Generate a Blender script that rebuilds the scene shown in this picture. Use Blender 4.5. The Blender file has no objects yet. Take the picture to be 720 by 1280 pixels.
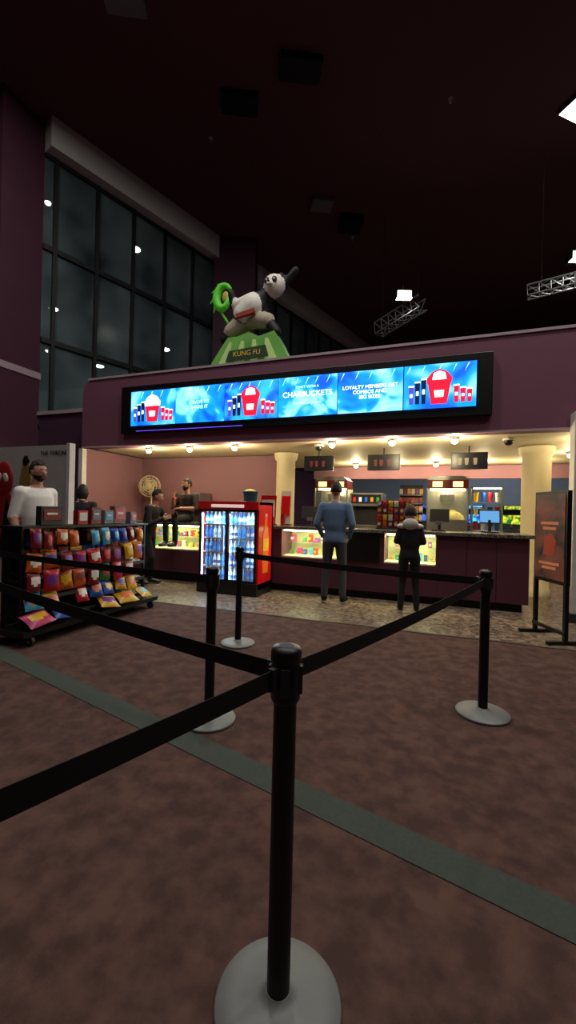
import bpy, bmesh, math, random
from mathutils import Vector, Matrix, Euler
random.seed(7)
S=bpy.context.scene
YAW=math.radians(20)
def cam_to_plan(x,y):  # x across and y along the camera view, from image coordinates
    "camera-frame grid, worked out from image pixels (turned 20 deg to the counter line) -> building grid"
    return (x*math.cos(YAW)-y*math.sin(YAW), x*math.sin(YAW)+y*math.cos(YAW))
def lin(c):
    if isinstance(c,str):
        c=c.lstrip('#')
        if len(c)==3: c=''.join(k*2 for k in c)
        c=[int(c[i:i+2],16)/255 for i in (0,2,4)]
    return tuple((v/12.92 if v<=.04045 else ((v+.055)/1.055)**2.4) for v in c[:3])+(1,)
MATS={}
def mat(name,col,rough=.6,metal=0,var=.12,scale=8,emit=None,es=0,bump=0,spec=.4,alpha=1):
    if name in MATS: return MATS[name]
    m=bpy.data.materials.new(name); m.use_nodes=True
    nt=m.node_tree; b=nt.nodes['Principled BSDF']
    c=lin(col)
    tc=nt.nodes.new('ShaderNodeTexCoord'); nz=nt.nodes.new('ShaderNodeTexNoise')
    nz.inputs['Scale'].default_value=scale; nz.inputs['Detail'].default_value=3
    nt.links.new(tc.outputs['Object'],nz.inputs['Vector'])
    mx=nt.nodes.new('ShaderNodeMix'); mx.data_type='RGBA'
    mx.inputs[6].default_value=tuple(v*(1-var) for v in c[:3])+(1,)
    mx.inputs[7].default_value=tuple(min(1,v*(1+var)) for v in c[:3])+(1,)
    nt.links.new(nz.outputs[0],mx.inputs[0]); nt.links.new(mx.outputs[2],b.inputs['Base Color'])
    b.inputs['Roughness'].default_value=rough; b.inputs['Metallic'].default_value=metal
    b.inputs['Specular IOR Level'].default_value=spec
    if emit is not None:
        b.inputs['Emission Color'].default_value=lin(emit); b.inputs['Emission Strength'].default_value=es
    if bump:
        bp=nt.nodes.new('ShaderNodeBump'); bp.inputs['Strength'].default_value=bump
        nt.links.new(nz.outputs[0],bp.inputs['Height']); nt.links.new(bp.outputs[0],b.inputs['Normal'])
    MATS[name]=m; return m
class MB:
    def __init__(s): s.v=[];s.f=[];s.m=[];s.sm=[];s.mats=[]; s.M=Matrix.Identity(4)
    def mi(s,m):
        if m not in s.mats: s.mats.append(m)
        return s.mats.index(m)
    def add(s,vs,fs,m,smooth=False):
        o=len(s.v); i=s.mi(m)
        s.v+= [tuple(s.M@Vector(p)) for p in vs]
        for f in fs: s.f.append(tuple(o+k for k in f)); s.m.append(i); s.sm.append(smooth)
    def box(s,c,d,m,rz=0,rx=0,ry=0):
        R=Euler((rx,ry,rz)).to_matrix(); c=Vector(c)
        vs=[c+R@Vector((x*d[0]/2,y*d[1]/2,z*d[2]/2)) for x in(-1,1) for y in(-1,1) for z in(-1,1)]
        s.add(vs,[(0,1,3,2),(4,6,7,5),(0,4,5,1),(2,3,7,6),(0,2,6,4),(1,5,7,3)],m)
    def bb(s,a,b,m):
        s.box([(a[i]+b[i])/2 for i in range(3)],[abs(b[i]-a[i]) for i in range(3)],m)
    def cyl(s,p0,p1,r0,r1,m,n=12,smooth=True):
        p0=Vector(p0);p1=Vector(p1);d=(p1-p0)
        if d.length<1e-6:return
        d.normalize(); a=d.orthogonal().normalized(); b=d.cross(a)
        vs=[];
        for p,r in((p0,r0),(p1,r1)):
            for i in range(n):
                t=2*math.pi*i/n; vs.append(p+(a*math.cos(t)+b*math.sin(t))*r)
        s.add(vs,[(i,(i+1)%n,n+(i+1)%n,n+i) for i in range(n)],m,smooth)
        s.add(vs[:n],[tuple(range(n))[::-1]],m); s.add(vs[n:],[tuple(range(n))],m)
    def lathe(s,c,prof,m,n=24,smooth=True,sy=1):
        c=Vector(c);vs=[]
        for r,z in prof:
            for i in range(n):
                t=2*math.pi*i/n; vs.append(c+Vector((r*math.cos(t),r*sy*math.sin(t),z)))
        fs=[(k*n+i,k*n+(i+1)%n,(k+1)*n+(i+1)%n,(k+1)*n+i) for k in range(len(prof)-1) for i in range(n)]
        s.add(vs,fs,m,smooth); s.add(vs[:n],[tuple(range(n))[::-1]],m); s.add(vs[-n:],[tuple(range(n))],m)
    def torus(s,c,R,r,m,axis='y',n=28,k=6):
        c=Vector(c); pts=[]
        for i in range(n):
            t=2*math.pi*i/n; d=Vector((math.cos(t),0,math.sin(t))) if axis=='y' else Vector((math.cos(t),math.sin(t),0))
            u=Vector((0,1,0)) if axis=='y' else Vector((0,0,1))
            for j in range(k):
                a=2*math.pi*j/k; pts.append(c+d*(R+r*math.cos(a))+u*r*math.sin(a))
        s.add(pts,[(i*k+j,i*k+(j+1)%k,((i+1)%n)*k+(j+1)%k,((i+1)%n)*k+j) for i in range(n) for j in range(k)],m,True)
    def ell(s,c,r,m,nu=16,nv=10,fn=None,R=None):
        c=Vector(c);vs=[]
        def q(x,y,z):
            p=Vector((x,y,z))
            p=fn(p) if fn else Vector((x*r[0],y*r[1],z*r[2]))
            if R is not None: p=R@p
            return c+p
        vs.append(q(0,0,-1))
        for j in range(1,nv):
            ph=-math.pi/2+math.pi*j/nv
            for i in range(nu):
                t=2*math.pi*i/nu; vs.append(q(math.cos(ph)*math.cos(t),math.cos(ph)*math.sin(t),math.sin(ph)))
        vs.append(q(0,0,1)); fs=[]
        for i in range(nu): fs.append((0,1+(i+1)%nu,1+i))
        for j in range(nv-2):
            for i in range(nu):
                a=1+j*nu+i;b=1+j*nu+(i+1)%nu; fs.append((a,b,b+nu,a+nu))
        L=len(vs)-1;o=1+(nv-2)*nu
        for i in range(nu): fs.append((L,o+i,o+(i+1)%nu))
        s.add(vs,fs,m,True)
    def prism(s,pts,y0,y1,m):
        n=len(pts); vs=[(p[0],y0,p[1]) for p in pts]+[(p[0],y1,p[1]) for p in pts]
        fs=[tuple(range(n)),tuple(range(2*n-1,n-1,-1))]+[(i,n+i,n+(i+1)%n,(i+1)%n) for i in range(n)]
        s.add(vs,fs,m)
    def build(s,name,loc=(0,0,0),rz=0,parent=None,bev=0):
        me=bpy.data.meshes.new(name); me.from_pydata(s.v,[],s.f)
        for m in s.mats: me.materials.append(m)
        me.polygons.foreach_set('material_index',s.m); me.polygons.foreach_set('use_smooth',s.sm)
        bm=bmesh.new(); bm.from_mesh(me); bmesh.ops.recalc_face_normals(bm,faces=bm.faces); bm.to_mesh(me); bm.free()
        o=bpy.data.objects.new(name,me); S.collection.objects.link(o)
        o.location=loc; o.rotation_euler=(0,0,rz)
        if parent: o.parent=parent
        if bev:
            b=o.modifiers.new('bevel','BEVEL'); b.width=bev; b.segments=2; b.limit_method='ANGLE'
        return o
def empty(name,loc=(0,0,0),rz=0,sc=1):
    o=bpy.data.objects.new(name,None); S.collection.objects.link(o); o.location=loc; o.rotation_euler=(0,0,rz); o.scale=(sc,)*3
    o.empty_display_size=.1; return o
def light(name,typ,loc,energy,col=(1,1,1),size=.2,rot=(0,0,0),parent=None,spot=None,sy=None):
    l=bpy.data.lights.new(name,typ); l.energy=energy; l.color=col
    if typ=='AREA':
        l.size=size
        if sy: l.shape='RECTANGLE'; l.size_y=sy
    else: l.shadow_soft_size=size
    if spot: l.spot_size=spot; l.spot_blend=.6
    o=bpy.data.objects.new(name,l); S.collection.objects.link(o); o.location=loc; o.rotation_euler=rot
    if parent: o.parent=parent
    return o
def text(body,loc,size,m,rot=(math.pi/2,0,0),parent=None,ex=.002,name='lettering'):
    c=bpy.data.curves.new(name,'FONT'); c.body=body; c.size=size; c.extrude=ex; c.align_x='CENTER'; c.align_y='CENTER'
    o=bpy.data.objects.new(name,c); S.collection.objects.link(o); o.location=loc; o.rotation_euler=rot
    c.materials.append(m)
    if parent: o.parent=parent
    return o

# ---------- materials
def carpet():
    m=bpy.data.materials.new('carpet_pattern'); m.use_nodes=True; nt=m.node_tree; b=nt.nodes['Principled BSDF']
    tc=nt.nodes.new('ShaderNodeTexCoord')
    n1=nt.nodes.new('ShaderNodeTexNoise'); n1.inputs['Scale'].default_value=10; n1.inputs['Detail'].default_value=6; n1.inputs['Roughness'].default_value=.6
    n2=nt.nodes.new('ShaderNodeTexVoronoi'); n2.inputs['Scale'].default_value=7.5; n2.feature='SMOOTH_F1'
    n3=nt.nodes.new('ShaderNodeTexNoise'); n3.inputs['Scale'].default_value=260
    for n in(n1,n2,n3): nt.links.new(tc.outputs['Object'],n.inputs['Vector'])
    r=nt.nodes.new('ShaderNodeValToRGB'); e=r.color_ramp.elements
    e[0].position=.40; e[0].color=lin('#463431'); e[1].position=.68; e[1].color=lin('#5b443d')
    x=e.new(.53); x.color=lin('#513c37')
    ad=nt.nodes.new('ShaderNodeMath'); ad.operation='MULTIPLY_ADD'; ad.inputs[1].default_value=.35
    nt.links.new(n2.outputs['Distance'],ad.inputs[0]); nt.links.new(n1.outputs[0],ad.inputs[2])
    sb=nt.nodes.new('ShaderNodeMath'); sb.operation='SUBTRACT'; sb.inputs[1].default_value=.12
    nt.links.new(ad.outputs[0],sb.inputs[0]); nt.links.new(sb.outputs[0],r.inputs[0])
    nt.links.new(r.outputs[0],b.inputs['Base Color']); b.inputs['Roughness'].default_value=.95
    b.inputs['Specular IOR Level'].default_value=.1
    bp=nt.nodes.new('ShaderNodeBump'); bp.inputs['Strength'].default_value=.25; bp.inputs['Distance'].default_value=.01
    nt.links.new(n3.outputs[0],bp.inputs['Height']); nt.links.new(bp.outputs[0],b.inputs['Normal'])
    return m
def terrazzo(name,cols,sc,rough=.35):
    m=bpy.data.materials.new(name); m.use_nodes=True; nt=m.node_tree; b=nt.nodes['Principled BSDF']
    tc=nt.nodes.new('ShaderNodeTexCoord'); v=nt.nodes.new('ShaderNodeTexVoronoi'); v.inputs['Scale'].default_value=sc
    nt.links.new(tc.outputs['Object'],v.inputs['Vector'])
    sp=nt.nodes.new('ShaderNodeSeparateColor'); nt.links.new(v.outputs['Color'],sp.inputs[0])
    r=nt.nodes.new('ShaderNodeValToRGB'); r.color_ramp.interpolation='CONSTANT'; e=r.color_ramp.elements
    e[0].position=0; e[0].color=lin(cols[0]); e[1].position=1/len(cols); e[1].color=lin(cols[1])
    for i in range(2,len(cols)): x=e.new(i/len(cols)); x.color=lin(cols[i])
    nt.links.new(sp.outputs[0],r.inputs[0]); nt.links.new(r.outputs[0],b.inputs['Base Color'])
    b.inputs['Roughness'].default_value=rough
    return m
def screenmat(name,a,bc,es,sc=1.6,lo=.38,hi=.62,mid=None):
    if name in MATS: return MATS[name]
    m=bpy.data.materials.new(name); m.use_nodes=True; nt=m.node_tree; b=nt.nodes['Principled BSDF']
    tc=nt.nodes.new('ShaderNodeTexCoord'); n=nt.nodes.new('ShaderNodeTexNoise'); n.inputs['Scale'].default_value=sc; n.inputs['Distortion'].default_value=.6
    nt.links.new(tc.outputs['Object'],n.inputs['Vector'])
    r=nt.nodes.new('ShaderNodeValToRGB'); e=r.color_ramp.elements
    e[0].position=lo; e[0].color=lin(a); e[1].position=hi; e[1].color=lin(bc)
    if mid: x=e.new((lo+hi)/2); x.color=lin(mid)
    nt.links.new(n.outputs[0],r.inputs[0]); nt.links.new(r.outputs[0],b.inputs['Emission Color'])
    b.inputs['Emission Strength'].default_value=es; b.inputs['Base Color'].default_value=(.01,.01,.02,1)
    MATS[name]=m; return m
CARPET=carpet()
TERR=terrazzo('terrazzo_tile',['#5a4c40','#7d6b5c','#483b33','#8e7f70','#675649'],24)
GRAN=terrazzo('granite_top',['#5a5550','#77706a','#3d3936'],60,.2)
M=mat
BLK=M('black_powdercoat','#0b0b0c',.4); BELT=M('black_webbing','#0c0c0d',.8,scale=80)
STEEL=M('brushed_steel','#9a9a98',.35,.9); BASEG=M('base_satin_grey','#727574',.5,.15,scale=3)
PURP=M('purple_paint','#6e4055',.75,scale=2,var=.06); PURPD=M('dark_purple_paint','#42233a',.75,scale=2,var=.08)
COLP=M('column_purple','#452134',.7,scale=1.5)
COUNT=M('counter_laminate','#532a3a',.5,scale=3); KICK=M('kick_black','#0d0b0c',.6)
CEIL=M('ceiling_paint','#583436',.9,scale=1,var=.08); WHITE=M('white_paint','#c9c4bc',.6)
CREAM=M('cream_paint','#d2c6a2',.6,var=.05); PINKW=M('mauve_wall','#86606a',.8,scale=2,var=.06)
TRIM=M('pale_trim','#a5909a',.6); BULK=M('bulkhead_grey','#bcbcb8',.8,scale=2,var=.05)
STRIPE=M('teal_carpet','#434944',.95,scale=60,var=.2,spec=.1)
RED=M('red_gloss','#c8141a',.3); BULB=M('warm_bulb','#fff0c0',.4,emit='#ffe29a',es=18)
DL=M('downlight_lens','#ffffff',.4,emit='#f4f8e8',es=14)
GREY=M('mid_grey','#6b6b6c',.6); DGREY=M('dark_grey','#26262a',.6)
def glassmat(name,tint,a,rough=.06,var=False):
    m=bpy.data.materials.new(name); m.use_nodes=True; nt=m.node_tree; b=nt.nodes['Principled BSDF']
    out=nt.nodes['Material Output']; tr=nt.nodes.new('ShaderNodeBsdfTransparent'); mx=nt.nodes.new('ShaderNodeMixShader')
    b.inputs['Base Color'].default_value=lin(tint); b.inputs['Roughness'].default_value=rough
    mx.inputs[0].default_value=a
    nt.links.new(tr.outputs[0],mx.inputs[1]); nt.links.new(b.outputs[0],mx.inputs[2]); nt.links.new(mx.outputs[0],out.inputs['Surface'])
    if var:
        tc=nt.nodes.new('ShaderNodeTexCoord'); n=nt.nodes.new('ShaderNodeTexNoise'); n.inputs['Scale'].default_value=.6; nt.links.new(tc.outputs['Object'],n.inputs['Vector'])
        r=nt.nodes.new('ShaderNodeValToRGB'); e=r.color_ramp.elements; e[0].position=.32;e[0].color=lin('#2c383c'); e[1].position=.72; e[1].color=lin('#77888c')
        nt.links.new(n.outputs[0],r.inputs[0]); nt.links.new(r.outputs[0],b.inputs['Base Color'])
    return m
GLASS=glassmat('clear_glass','#cfe0e0',.12); WGLASS=glassmat('night_window_glass','#3a4648',.5,.14,True)

# ---------- shell
CZ=10.4
b=MB(); b.bb((-16,-8,-.1),(16,5.1,0),CARPET); b.build('floor')
b=MB(); b.bb((-16,5.1,-.1),(16,24,0),TERR); b.build('floor')
b=MB(); b.bb((-16,-8,CZ),(16,24,CZ+.1),CEIL); b.build('ceiling')
b=MB(); b.bb((-16,24,0),(16,24.2,CZ),PURPD); b.build('wall_back')
b=MB(); b.bb((-16,-8.2,0),(16,-8,CZ),PURPD); b.build('wall_front')
b=MB(); b.bb((16,-8,0),(16.2,24,CZ),PURPD); b.build('wall_right')
b=MB(); b.bb((-9.9,-8,0),(-9.7,6.2,CZ),PURPD); b.build('wall_left')
b=MB(); b.bb((-9.9,6.2,0),(-8.95,7.2,CZ),COLP); b.bb((-9.92,6.18,4.35),(-8.93,7.22,4.5),TRIM); b.build('wall_left_column')
b=MB(); b.bb((-8.95,7.2,0),(-7.1,7.35,3.55),PURPD); b.bb((-8.95,7.15,3.5),(-7.1,7.4,3.58),TRIM); b.build('wall_low_left')
sa=cam_to_plan(-4.5,5.12); sb=cam_to_plan(3.0,.06)
dx,dy=sb[0]-sa[0],sb[1]-sa[1]; L=math.hypot(dx,dy)
b=MB(); b.box((0,0,.002),(L,.165,.004),STRIPE); b.build('carpet_stripe',((sa[0]+sb[0])/2,(sa[1]+sb[1])/2,0),math.atan2(dy,dx))
b=MB(); b.bb((-16,5.08,0),(16,5.12,.006),M('metal_threshold','#55504a',.4,.5)); b.build('trim_threshold')
A=(-8.94,7.19); ang=math.atan2(1.206,.39)
b=MB(); WLn=18
FR=M('window_frame_dark','#0f1113',.5)
b.bb((0,0,9.7),(WLn,-.35,CZ),BULK)
b.bb((0,0,0),(WLn,.2,3.2),PURPD)
b.build('wall_window',(A[0],A[1],0),ang)
b=MB()
for i in range(18):
    x=.25+i*1.03; b.bb((x-.04,-.08,3.2),(x+.04,.1,9.7),FR)
for z,t in((3.25,.1),(5.3,.12),(7.5,.12),(9.65,.08)): b.bb((0,-.06,z-t/2),(WLn,.1,z+t/2),FR)
b.bb((0,0,3.2),(WLn,.02,9.7),WGLASS)
b.build('window_1',(A[0],A[1],0),ang)
c=cam_to_plan(-1.95,14.2)
b=MB(); b.box((0,0,CZ/2),(1.35,1.0,CZ),COLP); b.build('wall_column_rear',(c[0],c[1],0),YAW)
for (x,y,r) in((-5.4,14.17,.13),(-10.7,18.6,.16),(-7.0,23,.2),(-13.8,23.7,.18),(-12.0,26,.22),(-7.2,12.1,.07)):  # lamps added beyond the glass, standing in for reflections of the ceiling lights
    p=cam_to_plan(x,y); z=10.2
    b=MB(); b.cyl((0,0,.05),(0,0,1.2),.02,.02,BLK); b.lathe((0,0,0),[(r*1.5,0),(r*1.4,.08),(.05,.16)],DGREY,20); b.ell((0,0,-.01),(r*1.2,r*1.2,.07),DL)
    b.build('reflection_stand_in_lamp',(p[0],p[1],z))
b=MB(); b.box((0,0,11.45),(30,22,.1),KICK); q=cam_to_plan(-14,22); b.build('added_lamp_slab',(q[0],q[1],0),0)  # made-up dark slab above the added reflection lamps, no real canopy

# ---------- concession stand shell
KL,KR,KF=-7.07,4.5,6.7
b=MB()
pts=[(KR,2.62),(KL+.05,2.62),(KL,2.67),(KL,3.8),(KL+.06,3.93),(KL+.2,4.0),(KR,4.0)]
b.prism(pts,KF,KF+.3,PURP)
b.bb((KL,KF+.3,2.68),(KR,11.3,4.0),PURPD)
b.bb((KL+.15,KF-.02,4.0),(KR,KF+.36,4.04),TRIM)
b.bb((KL,KF-.015,2.605),(KR,KF+.02,2.63),TRIM)
b.bb((KL,KF+.3,2.64),(KR,11.3,2.68),CREAM)
b.build('concession_marquee')
b=MB(); b.bb((KL-.1,6.85,0),(KL,11,2.62),PINKW); b.build('wall_stand_left')
b=MB(); b.bb((KL-.08,6.7,0),(KL+.02,6.82,2.6),WHITE); b.build('trim_corner')
b=MB(); b.bb((KL,8.6,0),(-3.3,8.75,2.62),PINKW); b.build('wall_stand_back')
b=MB(); b.bb((-3.3,11.1,2.3),(KR,11.25,2.62),PINKW); b.bb((-3.3,11.1,0),(KR,11.25,1.0),PURP); b.build('wall_stand_rear')
for nm,x,y,w in(('a',-3.13,8.4,.4),('b',1.6,8.45,.46)):
    b=MB(); b.lathe((0,0,0),[(w/2+.03,0),(w/2+.03,.12),(w/2,.13),(w/2,2.46),(w/2+.04,2.5),(w/2+.06,2.62)],CREAM,28); b.build('stand_column',(x,y,0))
b=MB(); b.bb((1.66,6.46,0),(2.2,6.69,2.8),WHITE); b.bb((1.63,6.43,0),(2.24,6.69,.12),DGREY); b.build('wall_end_pilaster',bev=.01)
root=empty('menu_board_screens',(0,0,0))
b=MB(); b.bb((-5.98,KF-.09,2.84),(.68,KF-.005,3.76),M('screen_surround','#07070a',.4)); b.build('surround',parent=root,bev=.01)
SC=[screenmat('screen_blue_%d'%i,'#0450e0','#9cf0ff',1.9,1.7+.5*i,.34,.7,'#0c98ff') for i in range(3)]
SCD=screenmat('screen_deep','#0440d0','#30b8ff',1.6,2.6)
ER=M('px_red','#d01020',.5,emit='#f01838',es=1.3); EW=M('px_white','#ffffff',.5,emit='#f4fbff',es=2.2); ED=M('px_dark','#101020',.5,emit='#141c48',es=.9); EC=M('px_cyan','#80f0ff',.5,emit='#b4f8ff',es=2.2); EP=M('px_purple','#6050b0',.5,emit='#5a48c8',es=1)
x0=-5.73; W=6.2/6
for i in range(6):
    a=x0+i*W; y=KF-.1
    b=MB(); b.bb((a+.008,y-.01,2.98),(a+W-.008,y+.008,3.64),[SC[0],SC[1],SCD,SC[2],SC[1],SC[0]][i])
    cx=a+W/2
    if i in(0,2,5):
        b.prism([(cx-.11,3.04),(cx+.11,3.04),(cx+.16,3.34),(cx-.16,3.34)],y-.02,y-.012,ER)
        b.prism([(cx-.17,3.34),(cx+.17,3.34),(cx+.18,3.42),(cx+.1,3.52),(cx,3.56),(cx-.1,3.52),(cx-.18,3.42)],y-.022,y-.012,ER if i!=0 else EW)
        b.prism([(cx-.1,3.4),(cx+.1,3.4),(cx+.08,3.5),(cx,3.53),(cx-.08,3.5)],y-.026,y-.02,EW)
        b.prism([(cx-.06,3.14),(cx+.06,3.14),(cx+.07,3.24),(cx-.07,3.24)],y-.026,y-.02,EW)
        for k,(o,h,cm) in enumerate(((-.4,.26,EP),(-.31,.32,ED),(-.22,.36,ED),(.24,.24,ER),(.33,.2,ER),(.42,.18,ER))):
            w=.036; b.prism([(cx+o-w*.8,3.05),(cx+o+w*.8,3.05),(cx+o+w,3.05+h),(cx+o-w,3.05+h)],y-.02,y-.012,cm)
            b.bb((cx+o-w*1.1,y-.024,3.05+h),(cx+o+w*1.1,y-.012,3.07+h),EW)
            b.bb((cx+o-w*.5,y-.024,3.05+h*.4),(cx+o+w*.5,y-.014,3.05+h*.6),EW)
    for k in range(5):
        xx=a+.12+k*.2+.03*math.sin(k*5+i); b.prism([(xx,3.62),(xx+.012,3.62),(xx-.05,3.5)],y-.014,y-.01,EC)
    b.build('screen_%d'%(i+1),parent=root)
    if i==1: text('CRAVE IT?\nSHARE IT',(cx,y-.014,3.3),.09,EC,parent=root)
    if i==3: text('CHARBUCKETS',(cx,y-.014,3.34),.125,EW,parent=root); text('START WITH A',(cx,y-.014,3.46),.06,EC,parent=root); text('any size popcorn',(cx,y-.014,3.2),.07,EC,parent=root)
    if i==4: text('LOYALTY MEMBERS GET\nCOMBOS AND\nBIG SIZES',(cx,y-.014,3.3),.08,EW,parent=root)
b=MB(); b.bb((-5.6,KF-.1,2.87),(-3.3,KF-.092,2.88),M('led_purple','#7040ff',.5,emit='#6a48ff',es=1.2)); b.build('led_strip',parent=root)
def bulb(x,y,e=32):
    r=empty('soffit_downlight',(x,y,2.62))
    b=MB(); b.lathe((0,0,-.03),[(.05,0),(.075,0),(.075,.045),(.05,.045)],STEEL,18); b.ell((0,0,-.05),(.055,.055,.05),BULB); b.build('lamp',parent=r)
    light('glow','POINT',(0,0,-.16),e,(1,.82,.5),.06,parent=r)
for u in(-5.70,-4.71,-3.71,-1.80,-.77,.20): bulb(u,7.12)
for u in(-2,-1,-.1,.9,1.9): bulb(u,10.4,34)
for u,v in((2.1,7.6),(2.4,8.3),(2.3,9.2)): bulb(u,v,16)
# ---------- counter
WR=[M('wrap_%d'%i,c,.35,scale=22,var=.45) for i,c in enumerate(['#a81a20','#c4981a','#1b4898','#27743a','#b8581a','#c4beb4','#642476','#b03066','#4c98b8','#701818'])]
CT=1.12
b=MB()
b.bb((-7.0,6.82,0),(1.15,7.3,.12),KICK)
segs=[(-7.0,-5.7,0),(-5.7,-4.15,1),(-4.15,-2.6,0),(-2.6,-1.45,1),(-1.45,-.85,2),(-.85,0.0,1),(0.0,1.22,0)]
LEDC=M('case_led','#fff',.5,emit='#f2f0b0',es=12); CASE=M('case_interior','#dcd8a8',.6)
for a,c,k in segs:
    if k==0: b.bb((a,6.75,.12),(c,7.35,CT-.05),COUNT)
    elif k==2:
        b.bb((a,6.75,.12),(c,7.35,CT-.05),COUNT); b.bb((a+.03,6.73,.6),(c-.03,6.76,CT-.06),BLK)
    else:
        b.bb((a,6.75,.12),(c,7.35,.6),COUNT); b.bb((a,7.28,.6),(c,7.35,CT-.05),CASE)
        b.bb((a,6.75,.6),(a+.04,7.3,CT-.05),COUNT); b.bb((c-.04,6.75,.6),(c,7.3,CT-.05),COUNT)
        b.bb((a+.04,6.78,.6),(c-.04,7.28,.62),CASE)
        b.bb((a+.06,6.8,CT-.08),(c-.06,6.86,CT-.055),LEDC)
        b.bb((a+.04,7.0,.83),(c-.04,7.28,.84),GLASS); b.bb((a+.04,6.765,.6),(c-.04,6.775,CT-.05),GLASS)
b.bb((-7.03,6.7,CT-.05),(1.27,7.4,CT),GRAN)
for x in(-6.4,-3.4,.4,.8): b.bb((x-.004,6.745,.12),(x+.004,6.752,CT-.06),KICK)
ctr=b.build('concession_counter',bev=.004)
b=MB()
for a,c in((-5.62,-4.22),(-2.52,-1.53),(-.78,-.07)):
    for z in(.622,.842):
        x=a
        while x<c-.05:
            w=random.uniform(.06,.11); h=random.uniform(.07,.14); mm=random.choice(WR)
            if random.random()<.8:
                b.box((x+w/2,random.uniform(7.06,7.16),z+h/2),(w*.9,.06,h),mm); b.box((x+w/2,7.02,z+h*.5),(w*.5,.01,h*.3),random.choice(WR))
            x+=w+.02
b.build('boxed_candy_assortment',parent=ctr,bev=.004)
for a,c in((-5.62,-4.22),(-2.52,-1.53),(-.78,-.07)): light('case_light','AREA',((a+c)/2,6.9,CT-.09),13,(.95,1,.5),.8,parent=ctr,sy=.05)

def pos(x,y,z,rz):
    b=MB(); b.box((0,0,.012),(.22,.2,.02),DGREY); b.cyl((0,.03,.02),(0,.05,.2),.025,.02,DGREY)
    b.box((0,.03,.25),(.3,.03,.21),DGREY,rx=-.15); b.box((0,.05,.25),(.28,.005,.18),M('pos_screen','#305070',.3,emit='#5f9bd0',es=1.2),rx=-.15); b.box((0,-.005,.13),(.1,.06,.06),GREY)
    b.build('cash_register',(x,y,z+.003),rz,bev=.004)
pos(-2.2,7.2,CT,.2); pos(.0,7.2,CT,-.1); pos(.75,7.2,CT,2.8)
def popmachine(name,x,y,z,rz=0,w=.75):
    b=MB(); b.bb((-w/2,-.3,0),(w/2,.3,.25),STEEL); b.bb((-w/2,-.3,.9),(w/2,.3,1.08),M('popcorn_header','#7c2420',.4))
    b.prism([(-w/2-.02,1.08),(w/2+.02,1.08),(w/2-.08,1.16),(-w/2+.08,1.16)],-.3,.3,STEEL)
    for sx in(-1,1):
        for sy in(-1,1): b.bb((sx*w/2-.015,sy*.3-.015,.25),(sx*w/2+.015,sy*.3+.015,.9),STEEL)
    b.bb((-w/2,.28,.25),(w/2,.3,.9),STEEL); b.bb((-w/2,-.302,.25),(w/2,-.298,.9),GLASS)
    b.lathe((0,0,.6),[(.1,0),(.14,.05),(.14,.16),(.15,.18)],STEEL,20); b.cyl((0,0,.78),(0,0,.9),.015,.015,STEEL)
    b.bb((-w/2+.05,-.2,.86),(w/2-.05,-.1,.895),M('popcorn_lamp','#fff',.5,emit='#ffe9a0',es=14))
    pc=M('popcorn','#e8cf7a',.8,scale=60,var=.4,bump=.6)
    b.ell((0,0,.27),(w/2-.05,.26,.18),pc,20,8)
    rnd=random.Random(3)
    for i in range(60):
        t=rnd.uniform(0,6.28); rr=rnd.uniform(0,.85); b.ell((rr*(w/2-.06)*math.cos(t),rr*.24*math.sin(t),.28+.17*math.sqrt(1-rr*rr)),(.022,.02,.02),pc,6,4)
    for sx in(-.2,.2): b.bb((sx-.1,-.306,.93),(sx+.1,-.3,1.05),M('popcorn_letters','#efe0b0',.5,emit='#f0e8b0',es=1.2))
    o=b.build(name,(x,y,z),rz); light('warmer_glow','POINT',(0,-.1,.8),8,(1,.85,.5),.05,parent=o)
b=MB(); b.bb((-2.75,9.3,0),(1.2,9.95,1.0),PURP); b.bb((-2.78,9.26,1.0),(1.23,9.98,1.04),STEEL)
for i in range(6): b.bb((-2.7+i*.65,9.285,.12),(-2.1+i*.65,9.3,.92),GREY); b.bb((-2.2+i*.65,9.27,.5),(-2.18+i*.65,9.285,.7),STEEL)
b.build('back_counter',bev=.003)
popmachine('popcorn_machine',-2.35,9.6,1.043); popmachine('popcorn_machine',.15,9.6,1.043,w=.8)
def soda(x,y,z,rz=0,pc=DGREY):
    b=MB(); b.bb((-.35,-.25,0),(.35,.3,.08),STEEL); b.bb((-.35,0,.08),(.35,.3,.75),DGREY); b.bb((-.37,-.2,.5),(.37,.3,.8),STEEL)
    b.bb((-.33,-.215,.56),(.33,-.2,.76),pc)
    for i in range(5): b.cyl((-.26+i*.13,-.12,.5),(-.26+i*.13,-.12,.42),.018,.012,BLK); b.bb((-.29+i*.13,-.222,.6),(-.23+i*.13,-.213,.7),M('soda_logo_%d'%i,['#c02020','#e0e0e0','#2060c0','#d09020','#309040'][i],.4,emit=['#c02020','#e0e0e0','#2060c0','#d09020','#309040'][i],es=.9))
    b.build('soda_fountain',(x,y,z),rz,bev=.006)
soda(-1.55,9.56,1.043); soda(-5.4,8.25,.953)
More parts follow.
